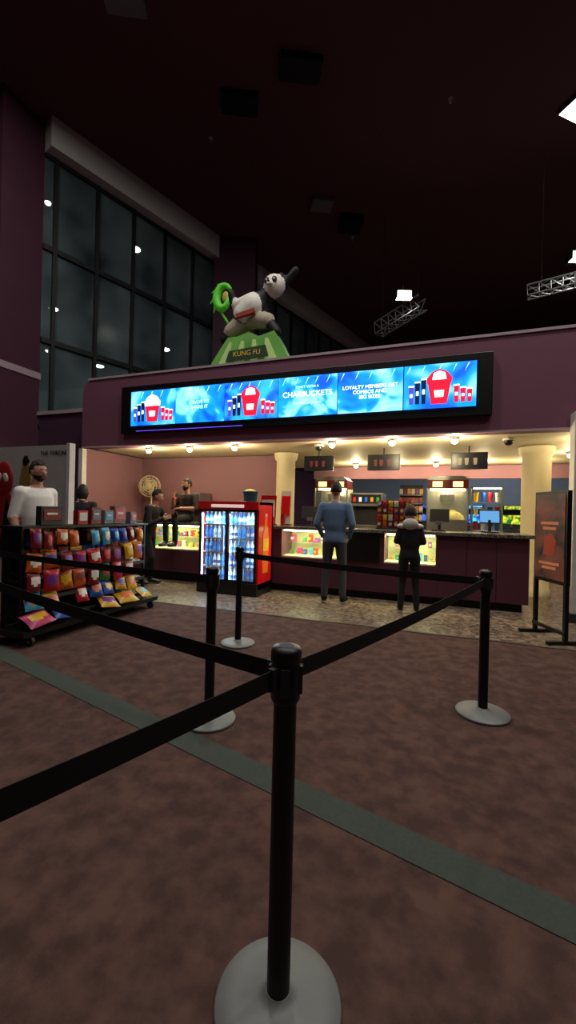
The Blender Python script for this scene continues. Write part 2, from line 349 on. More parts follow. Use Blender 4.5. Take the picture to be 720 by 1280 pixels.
# glass merchandise shelf on the back counter, right
b=MB()
for sx in(-.28,.28):
    for sy in(-.15,.15): b.bb((sx-.012,sy-.012,0),(sx+.012,sy+.012,.95),STEEL)
for z in(.02,.32,.62,.93):
    b.bb((-.29,-.16,z),(.29,.16,z+.015),STEEL if z in(.02,.93) else GLASS)
b.bb((-.26,-.12,.9),(.26,-.09,.925),LEDC)
for k in range(3):
    for i in range(4): b.lathe((-.2+i*.135,0,.04+k*.3),[(.035,0),(.05,.18),(.053,.18),(.053,.19)],[WR[0],WHITE,WR[1],WR[2]][(i+k)%4],14)
o=b.build('glass_display_shelf',(.92,9.6,1.043)); light('shelf_light','POINT',(0,-.1,.8),5,(1,.9,.6),.05,parent=o)
b=MB(); b.bb((-6.9,7.95,0),(-3.5,8.55,.93),STEEL); b.bb((-6.92,7.92,.93),(-3.48,8.57,.95),WHITE); b.build('prep_counter',bev=.004)
def cups(x,y,z,n,name='stacked_cups'):
    b=MB()
    for i in range(n):
        for j in range(3+ (i*7)%4):
            m=[RED,WHITE,WR[2],RED][i%4]; b.lathe((i*.11,0,j*.035),[(.03,0),(.045,.13),(.047,.13),(.047,.137),(.04,.137)],m,14)
    b.build(name,(x,y,z+.003))
cups(-4.35,8.2,.95,5); cups(-1.1,9.4,1.04,2); cups(-2.62,6.95,CT,1); cups(-3.75,7.0,CT,3)
b=MB(); b.lathe((0,0,0),[(.09,0),(.14,.34),(.15,.34),(.15,.37),(.13,.37)],M('tub_blue','#27506e',.5),24); b.ell((0,0,.36),(.11,.11,.05),M('popcorn','#e8cf7a')); b.build('popcorn_tub',(-3.32,7.05,CT+.25))
b=MB(); b.bb((-.16,-.14,0),(.16,.14,.25),DGREY); b.bb((-.15,-.142,.02),(.15,-.14,.23),WR[9]); b.build('napkin_dispenser',(-3.32,7.05,CT),bev=.005)
def card(x,y,z,w,h,c1,c2,rz=0,name='promo_card'):
    b=MB(); b.box((0,0,h/2+.02),(w,.012,h),c1,rx=-.08); b.box((0,-.012,h*.55+.02),(w*.85,.006,h*.6),c2,rx=-.08); b.box((0,-.012,h*.12+.02),(w*.7,.006,h*.08),WHITE,rx=-.08); b.box((0,.03,.012),(w*.9,.12,.02),BLK); b.build(name,(x,y,z+.003),rz)
card(-2.93,7.0,CT,.3,.52,RED,WHITE); card(-4.0,7.25,CT,.3,.2,WHITE,WR[9]); card(-2.7,7.3,CT,.2,.62,WHITE,RED)
b=MB(); b.bb((-.85,9.75,0),(-.35,9.8,1.0),DGREY)
for k in range(5):
    b.bb((-.85,9.55,k*.19),(-.35,9.78,k*.19+.015),STEEL)
    for i in range(6): b.box((-.81+i*.085,9.6,k*.19+.085),(.07,.05,.12),WR[[9,0,5,9,4,6,0,5,1][(i*3+k*5)%9]],rx=-.12)
b.build('candy_shelf',(0,0,1.043))
def bag(b,c,w,h,t,m,m2,rx=-.15,rz=0,ry=0):
    R=Euler((rx,ry,rz)).to_matrix(); c=Vector(c); nx,nz=7,8; vs=[]
    for s in(-1,1):
        for j in range(nz+1):
            for i in range(nx+1):
                u=i/nx*2-1;v=j/nz*2-1
                th=max(0,(1-abs(u)**2.5))*max(0,(1-abs(v)**3))
                pin=1-.1*(1-abs(v)**2)
                vs.append(c+R@Vector((u*w/2*pin,s*t/2*(th**.5)*1.0+s*.001,v*h/2)))
    o=(nx+1)*(nz+1); fs=[];f2=[]
    for k in(0,o):
        for j in range(nz):
            for i in range(nx):
                a=k+j*(nx+1)+i; q=(a,a+1,a+nx+2,a+nx+1)
                (f2 if (j in(3,4,5) and 1<=i<=nx-2) or (j==2 and i in(2,3)) else fs).append(q)
    b.add(vs,fs,m,True); b.add(vs,f2,m2,True)
b=MB(); b.bb((-1.0,7.2,0),(-.45,7.22,.48),DGREY); b.bb((-1.0,7.08,0),(-.45,7.3,.02),DGREY)
for k in range(4):
    for i in range(6):
        x=-.955+i*.092; z=.08+k*.115; b.cyl((x,7.19,z+.05),(x,7.13,z+.05),.003,.003,STEEL,6)
        bag(b,(x,7.15,z),.075,.1,.02,WR[[9,5,0,4,9,1,6][(i*3+k*2)%7]],WR[[5,0,1][(i+k)%3]],0)
b.build('candy_peg_display',(0,0,CT+.003))
MS=M('dim_screen','#0c0f14',.3,emit='#20202a',es=.3); DIMW=M('dim_white','#8a8478',.5); DIMR=M('dim_red','#5a1c20',.5)
for u,img in((-2.28,0),(-1.01,0),(.47,1)):
    b=MB(); b.bb((-.3,-.03,-.3),(.3,.03,0),BLK); b.cyl((0,0,0),(0,0,.12),.015,.015,BLK); b.bb((-.27,-.034,-.27),(.27,-.03,-.03),MS)
    for k in(-.15,-.04,.1): b.prism([(k-.025,-.22),(k+.025,-.22),(k+.035,-.1),(k-.035,-.1)],-.038,-.034,DIMW if img else DIMR)
    b.build('hanging_monitor',(u,8.0,2.5))
for u in(-2.1,1.0):
    b=MB(); b.lathe((0,0,-.04),[(.09,0),(.09,.04),(.03,.04)],WHITE,20); b.ell((0,0,-.05),(.07,.07,.07),BLK); b.build('security_dome_camera',(u,7.35,2.62))
b=MB(); 
for R_ in(.25,.19,.13,.07): b.torus((0,-.06-.04*(1-R_/.25),.95),R_,.006,CREAM)
b.torus((0,0,.95),.25,.008,CREAM); b.torus((0,.05,.95),.15,.006,CREAM)
for k in range(16):
    t=k*math.pi/8; b.cyl((0,-.1,.95),(.25*math.cos(t),-.03,.95+.25*math.sin(t)),.003,.003,CREAM,5)
for k in range(4):
    t=k*math.pi/2+.4; b.box((.11*math.cos(t),-.03,.95+.11*math.sin(t)),(.17,.008,.11),M('fan_blade','#b8aa88',.5),ry=-t,rx=.0)
b.cyl((0,-.06,.95),(0,.12,.95),.045,.05,CREAM,16); b.cyl((0,.08,.0),(0,.08,.93),.018,.018,CREAM,12); b.lathe((0,.08,0),[(.15,0),(.15,.02),(.03,.04)],CREAM,24)
b.build('pedestal_fan',(-6.5,8.2,.953),.25)
b=MB(); b.bb((-4,19,0),(9,19.15,4.5),M('rear_hall_wall','#6a7480',.8)); b.build('wall_rear_hall')
light('rear_hall_light','AREA',(2,16.5,4.3),90,(.85,.92,1),3)
def arcade(x,y,c1,c2,c3,rz=0):
    b=MB(); bm=M('cab_'+c1,c1,.4,emit=c1,es=.15); sm=screenmat('arc_'+c2,c3,c2,1.5,7,.4,.6)
    for sx in(-.42,.42): 
        b.M=Matrix.Translation((sx,0,0))@Matrix.Rotation(math.pi/2,4,'Z'); b.prism([(-.6,0),(.4,0),(.4,1.75),(-.25,1.85),(-.3,1.6),(0,1.5),(.05,1.1),(-.45,.9),(-.6,.8)],-.03,.03,bm)
    b.M=Matrix.Identity(4)
    b.bb((-.4,-.1,.0),(.4,.4,1.05),DGREY); b.bb((-.4,.05,1.05),(.4,.4,1.7),DGREY); b.bb((-.33,.02,1.12),(.33,.06,1.45),sm); b.bb((-.4,-.28,1.64),(.4,.1,1.8),BLK); b.bb((-.34,-.29,1.66),(.34,-.28,1.78),sm)
    b.bb((-.4,-.45,.82),(.4,.1,.92),DGREY); b.cyl((-.1,-.35,.92),(-.1,-.35,1.02),.012,.012,BLK); b.ell((-.1,-.35,1.04),(.03,.03,.03),RED)
    for k in range(4): b.cyl((.08+k*.07,-.35,.92),(.08+k*.07,-.35,.94),.02,.02,WR[k])
    b.build('arcade_cabinet',(x,y,0),rz)
for x,y,a,c,e in((-.3,17.2,'#1430a0','#3a70ff','#0a1430'),(1.15,17.3,'#0f2f9c','#40d8ff','#1030b0'),(2.55,17.2,'#1a6a20','#d8d830','#106020'),(3.7,17.5,'#701a80','#ff60c0','#300840'),(-1.6,17.6,'#a02020','#ffb040','#601010')): arcade(x,y,a,c,e)

# ---------- drinks cooler
b=MB(); w,h,d=1.1,1.52,.62; CB=M('cooler_black','#101012',.4); CI=M('cooler_interior','#dfe9f2',.5)
b.bb((0,.04,.1),(.04,d,h),RED); b.bb((w-.04,.04,.1),(w,d,h),RED); b.bb((0,d-.04,.1),(w,d,h),CI); b.bb((0,.04,h-.05),(w,d,h),RED); b.bb((0,0,.0),(w,d,.2),CB)
b.bb((0,0,h-.13),(w,.06,h),RED); b.bb((.25,-.006,h-.1),(.85,0,h-.05),M('cooler_script','#f2e9e6',.5,emit='#ffd9d0',es=.5))
for k in range(5): b.bb((.04,.1,.2+k*.235),(w-.04,d-.05,.21+k*.235),STEEL)
for a,yy in((.03,0),(.54,.02)):
    for x in(a,a+.49): b.bb((x,yy,.2),(x+.035,yy+.03,h-.13),CB)
    b.bb((a,yy,.2),(a+.52,yy+.03,.24),CB); b.bb((a,yy,h-.17),(a+.52,yy+.03,h-.13),CB); b.bb((a+.03,yy+.012,.24),(a+.49,yy+.016,h-.17),GLASS)
b.bb((.48,-.03,.7),(.5,0,1.1),STEEL); b.bb((.58,-.03,.7),(.6,0,1.1),STEEL)
CL=M('cooler_led','#fff',.5,emit='#cfe6ff',es=16)
b.bb((.045,.05,.24),(.06,.08,h-.2),CL); b.bb((w-.06,.05,.24),(w-.045,.08,h-.2),CL); b.bb((.5,.06,.24),(.56,.08,h-.2),CL)
OR=M('cola_brown','#b8501a',.4,emit='#d8601a',es=.35); YL=M('label_yellow','#e8b020',.4)
b.M=Matrix.Translation((w,0,0))@Matrix.Rotation(math.pi/2,4,'Z')
b.prism([(.22,.35),(.42,.35),(.45,.55),(.42,.8),(.44,.95),(.37,1.15),(.36,1.28),(.28,1.28),(.27,1.15),(.2,.95),(.22,.8),(.19,.55)],-.008,0,OR)
b.prism([(.21,.72),(.43,.72),(.435,.92),(.205,.92)],-.012,-.008,YL); b.prism([(.28,1.28),(.36,1.28),(.36,1.33),(.28,1.33)],-.01,0,WHITE)
b.M=Matrix.Identity(4)
ck=b.build('drinks_cooler',(-3.8,6.04,0),0,bev=.004)
b=MB(); cols=[M('bottle_%d'%i,c,.25,emit=c,es=.3) for i,c in enumerate(['#2f62c8','#bfe0f5','#1f80d0','#e8f4fa','#4a90d8','#3a5a9c'])]
for k in range(5):
    for i in range(13):
        x=.09+i*.077
        for y in(.16,.3):
            c=cols[(i//2+k*2)%6]; b.lathe((x,y,.21+k*.235),[(.028,0),(.03,.02),(.03,.12),(.012,.165),(.012,.185)],c,10); b.cyl((x,y,.395+k*.235),(x,y,.41+k*.235),.014,.014,WHITE,8); b.cyl((x,y,.25+k*.235),(x,y,.3+k*.235),.031,.031,[WHITE,WR[8],WR[2],cols[2]][(i//2+k)%4],10)
b.build('bottled_drinks',(0,0,0),0,parent=ck)
light('cooler_light','AREA',(.55,.09,1.3),22,(.6,.82,1),.9,(math.radians(-30)+0,0,0),parent=ck,sy=.05)

# ---------- stanchions
def stanchion(x,y):
    p=cam_to_plan(x,y)
    b=MB(); b.lathe((0,0,0),[(.174,0),(.176,.008),(.172,.014),(.12,.022),(.06,.03),(.045,.034),(.034,.045)],BASEG,56)
    b.lathe((0,0,.035),[(.034,0),(.032,.006),(.032,.81)],BLK,28)
    b.lathe((0,0,.84),[(.034,0),(.041,.012),(.041,.1),(.039,.105),(.039,.112),(.043,.117),(.043,.14),(.038,.152),(.02,.156)],BLK,28)
    for k in range(4):
        t=k*math.pi/2+.3; b.box((.040*math.cos(t),.040*math.sin(t),.905),(.014,.024,.075),DGREY,rz=t)
    b.build('stanchion_post',(p[0],p[1],.004)); return p
P1=stanchion(.005,1.155);P2=stanchion(-.485,2.72);P3=stanchion(1.385,2.89);P4=stanchion(-.485,4.29)
P5=stanchion(-2.02,2.64);P6=stanchion(-1.05,-.07);P7=stanchion(-3.3,4.25)
def belt(p,q,sag=.015,w=.052):
    p=Vector((p[0],p[1],.919));q=Vector((q[0],q[1],.919)); d=(q-p); L=d.length; d.normalize(); n=Vector((-d.y,d.x,0))*.0012
    p=p+d*.052;q=q-d*.052; vs=[];N=16
    for i in range(N+1):
        t=i/N; c=p.lerp(q,t)-Vector((0,0,sag*4*t*(1-t)))
        for sx,sz in((1,1),(1,-1),(-1,-1),(-1,1)): vs.append(c+n*sx+Vector((0,0,sz*w/2)))
    fs=[(4*i+j,4*i+(j+1)%4,4*i+4+(j+1)%4,4*i+4+j) for i in range(N) for j in range(4)]+[(0,1,2,3),(4*N+3,4*N+2,4*N+1,4*N)]
    b=MB(); b.add(vs,fs,BELT); 
    for c in(p,q): b.box(c,(.02,.02,.06),DGREY,rz=math.atan2(d.y,d.x))
    b.build('barrier_belt')
belt(P1,P3);belt(P3,P4);belt(P1,P5);belt(P1,P6);belt(P2,P7)

# ---------- snack rack (faces +u)
rk=empty('snack_display_rack',(-3.98,3.86,0),math.pi/2)
b=MB(); RL=1.8
for x in(-RL/2,RL/2):
    for y in(-.12,.12): b.bb((x-.015,y-.015,.14),(x+.015,y+.015,1.16),BLK)
    b.bb((x-.012,-.12,1.12),(x+.012,.12,1.16),BLK); b.bb((x-.012,-.12,.6),(x+.012,.12,.63),BLK)
b.bb((-RL/2-.1,-.3,.10),(RL/2+.1,.26,.15),BLK); b.bb((-RL/2,.1,.16),(RL/2,.115,1.16),M('rack_back','#1b1b1e',.6)); b.bb((-RL/2-.03,-.16,1.14),(RL/2+.03,.16,1.165),BLK)
for k in range(4):
    z=.22+k*.22; b.box((0,-.04,z),(RL-.04,.24,.012),BLK,rx=.25); b.box((0,-.16,z-.02),(RL-.04,.008,.04),DGREY)
for x in(-RL/2,RL/2):
    for y in(-.26,.22):
        b.cyl((x-.015,y,.05),(x+.015,y,.05),.05,.05,DGREY,20); b.cyl((x-.018,y,.05),(x+.018,y,.05),.02,.02,STEEL,12); b.box((x,y,.08),(.05,.05,.05),BLK)
b.build('frame',parent=rk)
b=MB(); rr=random.Random(11)
rows=[(1.03,.14,.19,.155),(.8,.19,.21,.19),(.585,.19,.22,.19),(.40,.2,.18,.2),(.23,.3,.2,.31)]
pal=[[2,9,0,4,9,5,8,0],[4,4,9,1,0,4,9,1],[9,5,0,4,9,3,7,0],[8,1,0,3,0,2,1,1],[2,7,2,1,1,1,8,3]]
for k,(z,w,h,st) in enumerate(rows):
    x=-RL/2+.1; i=0
    while x<RL/2-.05:
        if rr.random()<.94:
            c1=WR[pal[k][(i+rr.choice([0,0,1]))%8]]; c2=WR[rr.choice([5,1,0,5,8,9,2,6,4])]
            ww=w*rr.uniform(.85,1.02); hh=h*rr.uniform(.85,1.08)
            bag(b,(x,-.17-(.07 if k==4 else 0)+rr.uniform(-.015,.015),z+rr.uniform(-.02,.02)),ww,hh,.07,c1,c2,rx=(-.12 if k<3 else (-.45 if k==3 else -1.0)),rz=rr.uniform(-.2,.2),ry=rr.uniform(-.16,.16))
            if k<4: bag(b,(x+.03,-.08,z+.03),ww,hh,.06,WR[rr.choice([0,2,4,9,1])],c2,rx=-.12)
        if k<2: b.cyl((x,-.22,z+h/2-.01),(x,.1,z+h/2-.01),.003,.003,STEEL,6)
        x+=st; i+=1
b.build('snack_bags',parent=rk)
tops=MB()
for x,w,h,a,c in((-.5,.26,.2,DGREY,WR[9]),(-.08,.14,.16,WR[0],WHITE),(.12,.15,.2,WR[9],GREY),(.33,.15,.17,GREY,WR[8]),(.52,.2,.22,WR[9],WR[0]),(.78,.12,.15,GREY,WR[0])):
    tops.box((x,0,1.168+h/2),(w,.08,h),a); tops.box((x,-.043,1.168+h*.55),(w*.8,.006,h*.6),c); tops.box((x,-.047,1.168+h*.6),(w*.5,.004,h*.12),WHITE)
tops.build('top_boxes',parent=rk,bev=.004)

# ---------- movie standee left
b=MB(); SG=M('standee_grey','#b0aea8',.7); 
b.bb((-6.9,4.62,0),(-5.1,4.68,2.28),SG); b.bb((-6.9,4.68,0),(-5.1,5.05,.25),DGREY); b.bb((-5.14,4.6,0),(-5.08,4.7,2.3),WHITE)
AR=M('art_red','#8c141c',.6)
b.prism([(-6.75,.6),(-6.2,.6),(-6.15,1.2),(-6.25,1.5),(-6.4,1.65),(-6.6,1.5),(-6.75,1.3)],4.6,4.62,AR); b.prism([(-6.5,.6),(-6.2,.6),(-6.2,1.2),(-6.35,1.5)],4.59,4.6,BLK)
b.ell((-6.44,4.61,1.78),(.2,.03,.28),AR); b.ell((-6.51,4.585,1.8),(.055,.01,.08),WHITE,R=Euler((0,.5,0)).to_matrix()); b.ell((-6.37,4.585,1.8),(.055,.01,.08),WHITE,R=Euler((0,-.5,0)).to_matrix())
AG=M('art_gold','#8a7038',.6)
b.prism([(-6.1,1.3),(-5.85,1.3),(-5.85,1.8),(-5.9,2.02),(-6.02,2.02),(-6.08,1.8)],4.6,4.62,AG); b.ell((-5.97,4.61,2.05),(.07,.02,.09),BLK)
sd=b.build('movie_standee')
text('THE THRONE',(-5.4,4.61,2.16),.09,BLK,parent=sd)

# ---------- poster stand right
a=(1.08,5.77); c=(1.29,5.26); L=math.hypot(c[0]-a[0],c[1]-a[1])
ps=MB(); PIC=screenmat('poster_display','#120808','#6a2e1e',1.0,4.0,.35,.75)
ps.bb((-L/2,-.02,.64),(L/2,.03,1.68),BLK); ps.bb((-L/2+.03,-.028,.68),(L/2-.03,-.02,1.64),PIC)
PT=M('poster_type','#8a5a40',.5,emit='#a8603c',es=.6)
for z,w_ in((1.3,.15),(1.24,.11),(.84,.17),(.79,.12)): ps.bb((-w_,-.031,z),(w_,-.028,z+.03),PT)
ps.prism([(-.1,.95),(.08,.95),(.12,1.12),(.03,1.2),(-.08,1.16)],-.031,-.028,M('poster_figure','#5a2018',.5,emit='#8c2a18',es=.5))
ps.bb((-L/2,-.022,.0),(-L/2+.04,.02,.66),BLK); ps.bb((L/2-.04,-.022,.0),(L/2,.02,.66),BLK)
ps.bb((-L/2,-.2,0),(-L/2+.05,.28,.04),BLK); ps.bb((L/2-.05,-.2,0),(L/2,.28,.04),BLK); ps.bb((-L/2,-.03,.1),(L/2,.0,.14),BLK)
ps.build('poster_stand',((a[0]+c[0])/2+.03,(a[1]+c[1])/2,0),math.atan2(c[1]-a[1],c[0]-a[0]),bev=.003)

# ---------- ceiling fixtures
def clight(x,y,w,d,m=DL,name='ceiling_light_panel',t=.12,r=.1):
    p=cam_to_plan(x,y); b=MB(); b.box((0,0,-t/2),(w,d,t),DGREY if m is DL else m); b.box((0,0,-t-.005),(w*.92,d*.9,.01),m); b.build(name,(p[0],p[1],CZ),YAW+r)
    return p
p=clight(6.15,9.1,.72,.45,r=.35)
clight(.77,12.1,.6,.5,GREY,'ceiling_vent'); clight(.03,8.4,.85,.5,BLK,'ceiling_speaker'); clight(-1.28,9.15,.8,.5,BLK,'ceiling_speaker'); clight(1.7,12.75,.7,.5,BLK,'ceiling_speaker',.3); clight(-3.1,7.25,.7,.6,GREY,'ceiling_vent')
for x,y in((-2.1,10.1),(1.9,13.6),(3.3,9.0),(6.0,7.5),(-.4,7)):
    p=cam_to_plan(x,y); b=MB(); b.cyl((0,0,0),(0,0,-.06),.05,.03,WHITE); b.cyl((0,0,-.06),(0,0,-.09),.03,.03,STEEL); b.build('fire_sprinkler',(p[0],p[1],CZ))
ALU=M('truss_aluminium','#7c7c7c',.5,.6)
def truss(p0,p1,n,lamp,e,h=.13,name='lighting_truss'):
    p0=Vector((*cam_to_plan(p0[0],p0[1]),p0[2]));p1=Vector((*cam_to_plan(p1[0],p1[1]),p1[2])); d=p1-p0;L=d.length; d.normalize(); s=d.cross(Vector((0,0,1))).normalized(); u=s.cross(d); b=MB()
    cs=[(s*a+u*c)*h for a,c in((1,1),(1,-1),(-1,-1),(-1,1))]
    for c in cs: b.cyl(p0+c,p1+c,.02,.02,ALU,8)
    for i in range(n):
        a=p0+d*L*i/n; e_=p0+d*L*(i+1)/n
        for j in range(4):
            b.cyl(a+cs[j],e_+cs[(j+1)%4],.01,.01,ALU,6); b.cyl(a+cs[j],a+cs[(j+1)%4],.01,.01,ALU,6)
    for t in(.1,.9): q=p0.lerp(p1,t); b.cyl(q,(q.x,q.y,CZ),.004,.004,BLK,6)
    o=b.build(name)
    p=cam_to_plan(lamp[0],lamp[1]); b=MB(); b.M=Matrix.Translation((p[0],p[1],lamp[2]))@Matrix.Rotation(YAW,4,'Z'); b.box((0,0,0),(.42,.3,.2),BLK); b.box((0,-.1,-.11),(.38,.2,.03),DL,rx=.2); b.box((0,-.155,0),(.36,.01,.15),DL); b.cyl((0,0,.1),(0,0,.3),.015,.015,BLK); b.build('floodlight',parent=o)
    light('beam','SPOT',(p[0],p[1],lamp[2]-.2),e,(1,.97,.9),.15,parent=o,spot=2.4)
truss((2.6,12.6,6.95),(3.55,11.4,7.2),6,(2.98,11.3,7.3),400,.17); truss((5.85,10.4,7.0),(8.4,8.9,7.15),12,(6.85,10.1,7.7),400)
for x,y,e in((-5,1.5,85),(0,.5,85),(4.5,1.5,85),(-3,-4,30),(3,-4,30),(5.0,4.8,150),(-2.5,4.6,170),(1.5,4.4,160),(-6.5,4,70)):
    r=empty('house_downlight',(x,y,CZ)); b=MB(); b.lathe((0,0,-.05),[(.16,0),(.2,0),(.2,.05)],DGREY,24); b.cyl((0,0,-.045),(0,0,-.05),.15,.15,DL,24); b.build('can',parent=r)
    light('beam','AREA',(0,0,-.12),e,(1,.94,.86),.5,parent=r)

# ---------- panda display on top of the marquee
def blob(name,parts,lofts,voxel,mats,classify,parent,smooth=6):
    b=MB(); dm=mats[0]
    for (p,r0,q,r1) in parts:
        b.ell(p,(r0,)*3,dm,14,10); 
        if (Vector(p)-Vector(q)).length>1e-4: b.ell(q,(r1,)*3,dm,14,10); b.cyl(p,q,r0,r1,dm,16)
    for f in lofts: f(b,dm)
    o=b.build(name+'_raw'); r=o.modifiers.new('r','REMESH'); r.mode='VOXEL'; r.voxel_size=voxel; r.use_smooth_shade=True
    s=o.modifiers.new('s','SMOOTH'); s.factor=.5; s.iterations=smooth
    dg=bpy.context.evaluated_depsgraph_get(); me=bpy.data.meshes.new_from_object(o.evaluated_get(dg)); bpy.data.objects.remove(o)
    me.materials.clear()
    for m in mats: me.materials.append(m)
    for pl in me.polygons: pl.material_index=classify(pl.center); pl.use_smooth=True
    o=bpy.data.objects.new(name,me); S.collection.objects.link(o); o.parent=parent; return o
def segdist(p,a,c):
    a=Vector(a);c=Vector(c);d=c-a; L=d.length_squared; t=0 if L<1e-9 else max(0,min(1,(p-a).dot(d)/L)); return (p-a-d*t).length,t
PW=M('panda_white','#d8d6cc',.6); PB=M('panda_black','#141416',.6); PS=M('panda_shorts','#a59c88',.7)
GR=M('mountain_green','#5f9a44',.6,emit='#5f9a3a',es=.08,scale=3,var=.5); GD=M('mountain_dark','#1f3d24',.6,scale=4,var=.3); GOLD=M('title_gold','#b89a3a',.5,emit='#a08030',es=.2)
pr=empty('panda_movie_display',(-3.48,7.25,4.042),0,1.1)
b=MB(); b.prism([(-.8,0),(.82,0),(.7,.22),(.6,.42),(.48,.62),(.2,.56),(0,.66),(-.2,.6),(-.4,.6),(-.55,.4),(-.7,.2)],-.12,.12,GR)
for x0_,x1_ in((-.62,-.38),(-.3,-.05),(.05,.22),(.33,.6)): b.prism([(x0_,.02),(x1_,.02),((x0_+x1_)/2*.7+.05,.5),((x0_+x1_)/2*.7,.5)],-.15,-.12,M('mountain_light','#b9d98a',.6))
b.prism([(-.4,.16),(.4,.2),(.34,.38),(-.34,.34)],-.17,-.15,GD); b.build('mountain_base',parent=pr)
text('KUNG FU',(0,-.175,.27),.12,GOLD,parent=pr)
segsP=[((.06,0,1.12),.25,(-.12,0,1.0),.23,1),((.10,0,1.15),.2,(.36,0,1.38),.1,1),((.42,-.02,1.42),.185,(.42,-.02,1.44),.18,0),
 ((.25,.1,1.28),.09,(.58,.08,1.5),.08,1),((.58,.08,1.5),.075,(.78,.05,1.68),.06,1),((.0,-.12,1.22),.09,(-.28,-.14,1.14),.075,1),((-.28,-.14,1.14),.07,(-.3,-.2,1.32),.065,1),
 ((-.12,0,.92),.17,(-.38,-.03,.74),.13,2),((-.38,-.03,.74),.1,(-.5,-.03,.62),.09,1),((-.05,0,.92),.16,(.32,-.02,.85),.13,2),((.32,-.02,.85),.1,(.48,-.02,.64),.09,1),
 ((.29,0,1.59),.05,(.29,0,1.6),.05,1),((.54,0,1.59),.05,(.54,0,1.6),.05,1)]
def clp(p):
    best=9;k=0
    for a,r0,c,r1,m in segsP:
        d,t=segdist(p,a,c); d-=r0*(1-t)+r1*t
        if d<best: best=d;k=m
    if k==1 and p.y<.0 and (Vector((p.x,0,p.z))-Vector((-.02,0,1.08))).length<.27: return 0
    return k
blob('panda_body',[(a,r0,c,r1) for a,r0,c,r1,m in segsP],[],.022,[PW,PB,PS],clp,pr,4)
b=MB()
for x in(.35,.49): b.ell((x,-.185,1.45),(.045,.02,.055),PB,R=Euler((0,.4*(1 if x<.4 else -1),0)).to_matrix()); b.ell((x,-.205,1.455),(.016,.01,.018),WHITE)
b.ell((.42,-.22,1.37),(.06,.04,.045),PW); b.ell((.42,-.255,1.39),(.022,.014,.015),PB); b.box((.42,-.25,1.345),(.05,.006,.008),PB)
b.box((-.02,-.2,.93),(.34,.08,.07),M('sash_red','#8c2a1c',.6),ry=-.15); b.build('face_and_sash',parent=pr)
b=MB(); G2=M('dragon_green','#55b830',.5,emit='#50b828',es=.12); prev=None
cxr,czr=-.56,1.36
for i in range(16):
    t=math.radians(40+i*21); r=.2-(.006*i); p=(cxr+r*math.cos(t)*.85,-.02,czr+r*1.25*math.sin(t)); rr_=.035+.04*math.sin(math.pi*i/15)
    if prev: b.cyl(prev[0],p,prev[1],rr_,G2,10)
    b.ell(p,(rr_,)*3,G2,10,8); prev=(p,rr_)
b.ell((cxr+.05,-.03,czr+.02),(.07,.03,.1),M('dragon_gold','#a8a040',.5)); b.cyl((-.62,0,1.15),(-.35,.02,.75),.02,.025,G2,8); b.cyl((-.5,0,.95),(-.4,.02,.4),.015,.02,GD,8)
for i in range(4):
    t=math.radians(100+i*35); b.cyl((cxr+.2*math.cos(t)*.85,-.02,czr+.25*math.sin(t)),(cxr+.27*math.cos(t+.35),-.02,czr+.32*math.sin(t+.35)),.035,.006,G2,8)
b.build('dragon_ring',parent=pr)

# ---------- people
SK=M('skin_light','#b07f68',.55,var=.06)
HAIR=M('hair_dark','#17110f',.7,scale=90,var=.5,bump=.4); EYW=M('eye_white','#d8d4cc',.3); EYD=M('eye_dark','#1a100c',.2); LIP=M('lip','#85493f',.5); SOLE=M('shoe_sole','#8c8982',.6)
def hand(b,w,d,n,m,side,curl=.35,s=1):
    w=Vector(w);d=Vector(d).normalized();n=Vector(n);n=(n-d*n.dot(d)).normalized();sd=d.cross(n)*side
    R=Matrix((sd,n,d)).transposed()
    b.ell(w+d*.045,(.042,.018,.055),m,14,8,R=R)
    for i,(o,l) in enumerate(((.03,.072),(.01,.08),(-.01,.075),(-.03,.06))):
        p=w+d*.08+sd*o; a=curl*.5; L=l/2.6
        for k in range(3):
            q=p+(d*math.cos(a)+n*math.sin(a))*L*(1.1-.12*k); b.cyl(p,q,.0095-.001*k,.0088-.001*k,m,8); b.ell(q,(.0088-.001*k,)*3,m,8,6); p=q;a+=curl
    p=w+d*.025+sd*.035; 
    for k,(dd,L) in enumerate(((sd*.8+d*.6,.035),(sd*.35+d*.85+n*.3,.03),(d+n*.4,.025))):
        q=p+dd.normalized()*L; b.cyl(p,q,.012-.001*k,.011-.001*k,m,8); b.ell(q,(.011-.001*k,)*3,m,8,6); p=q
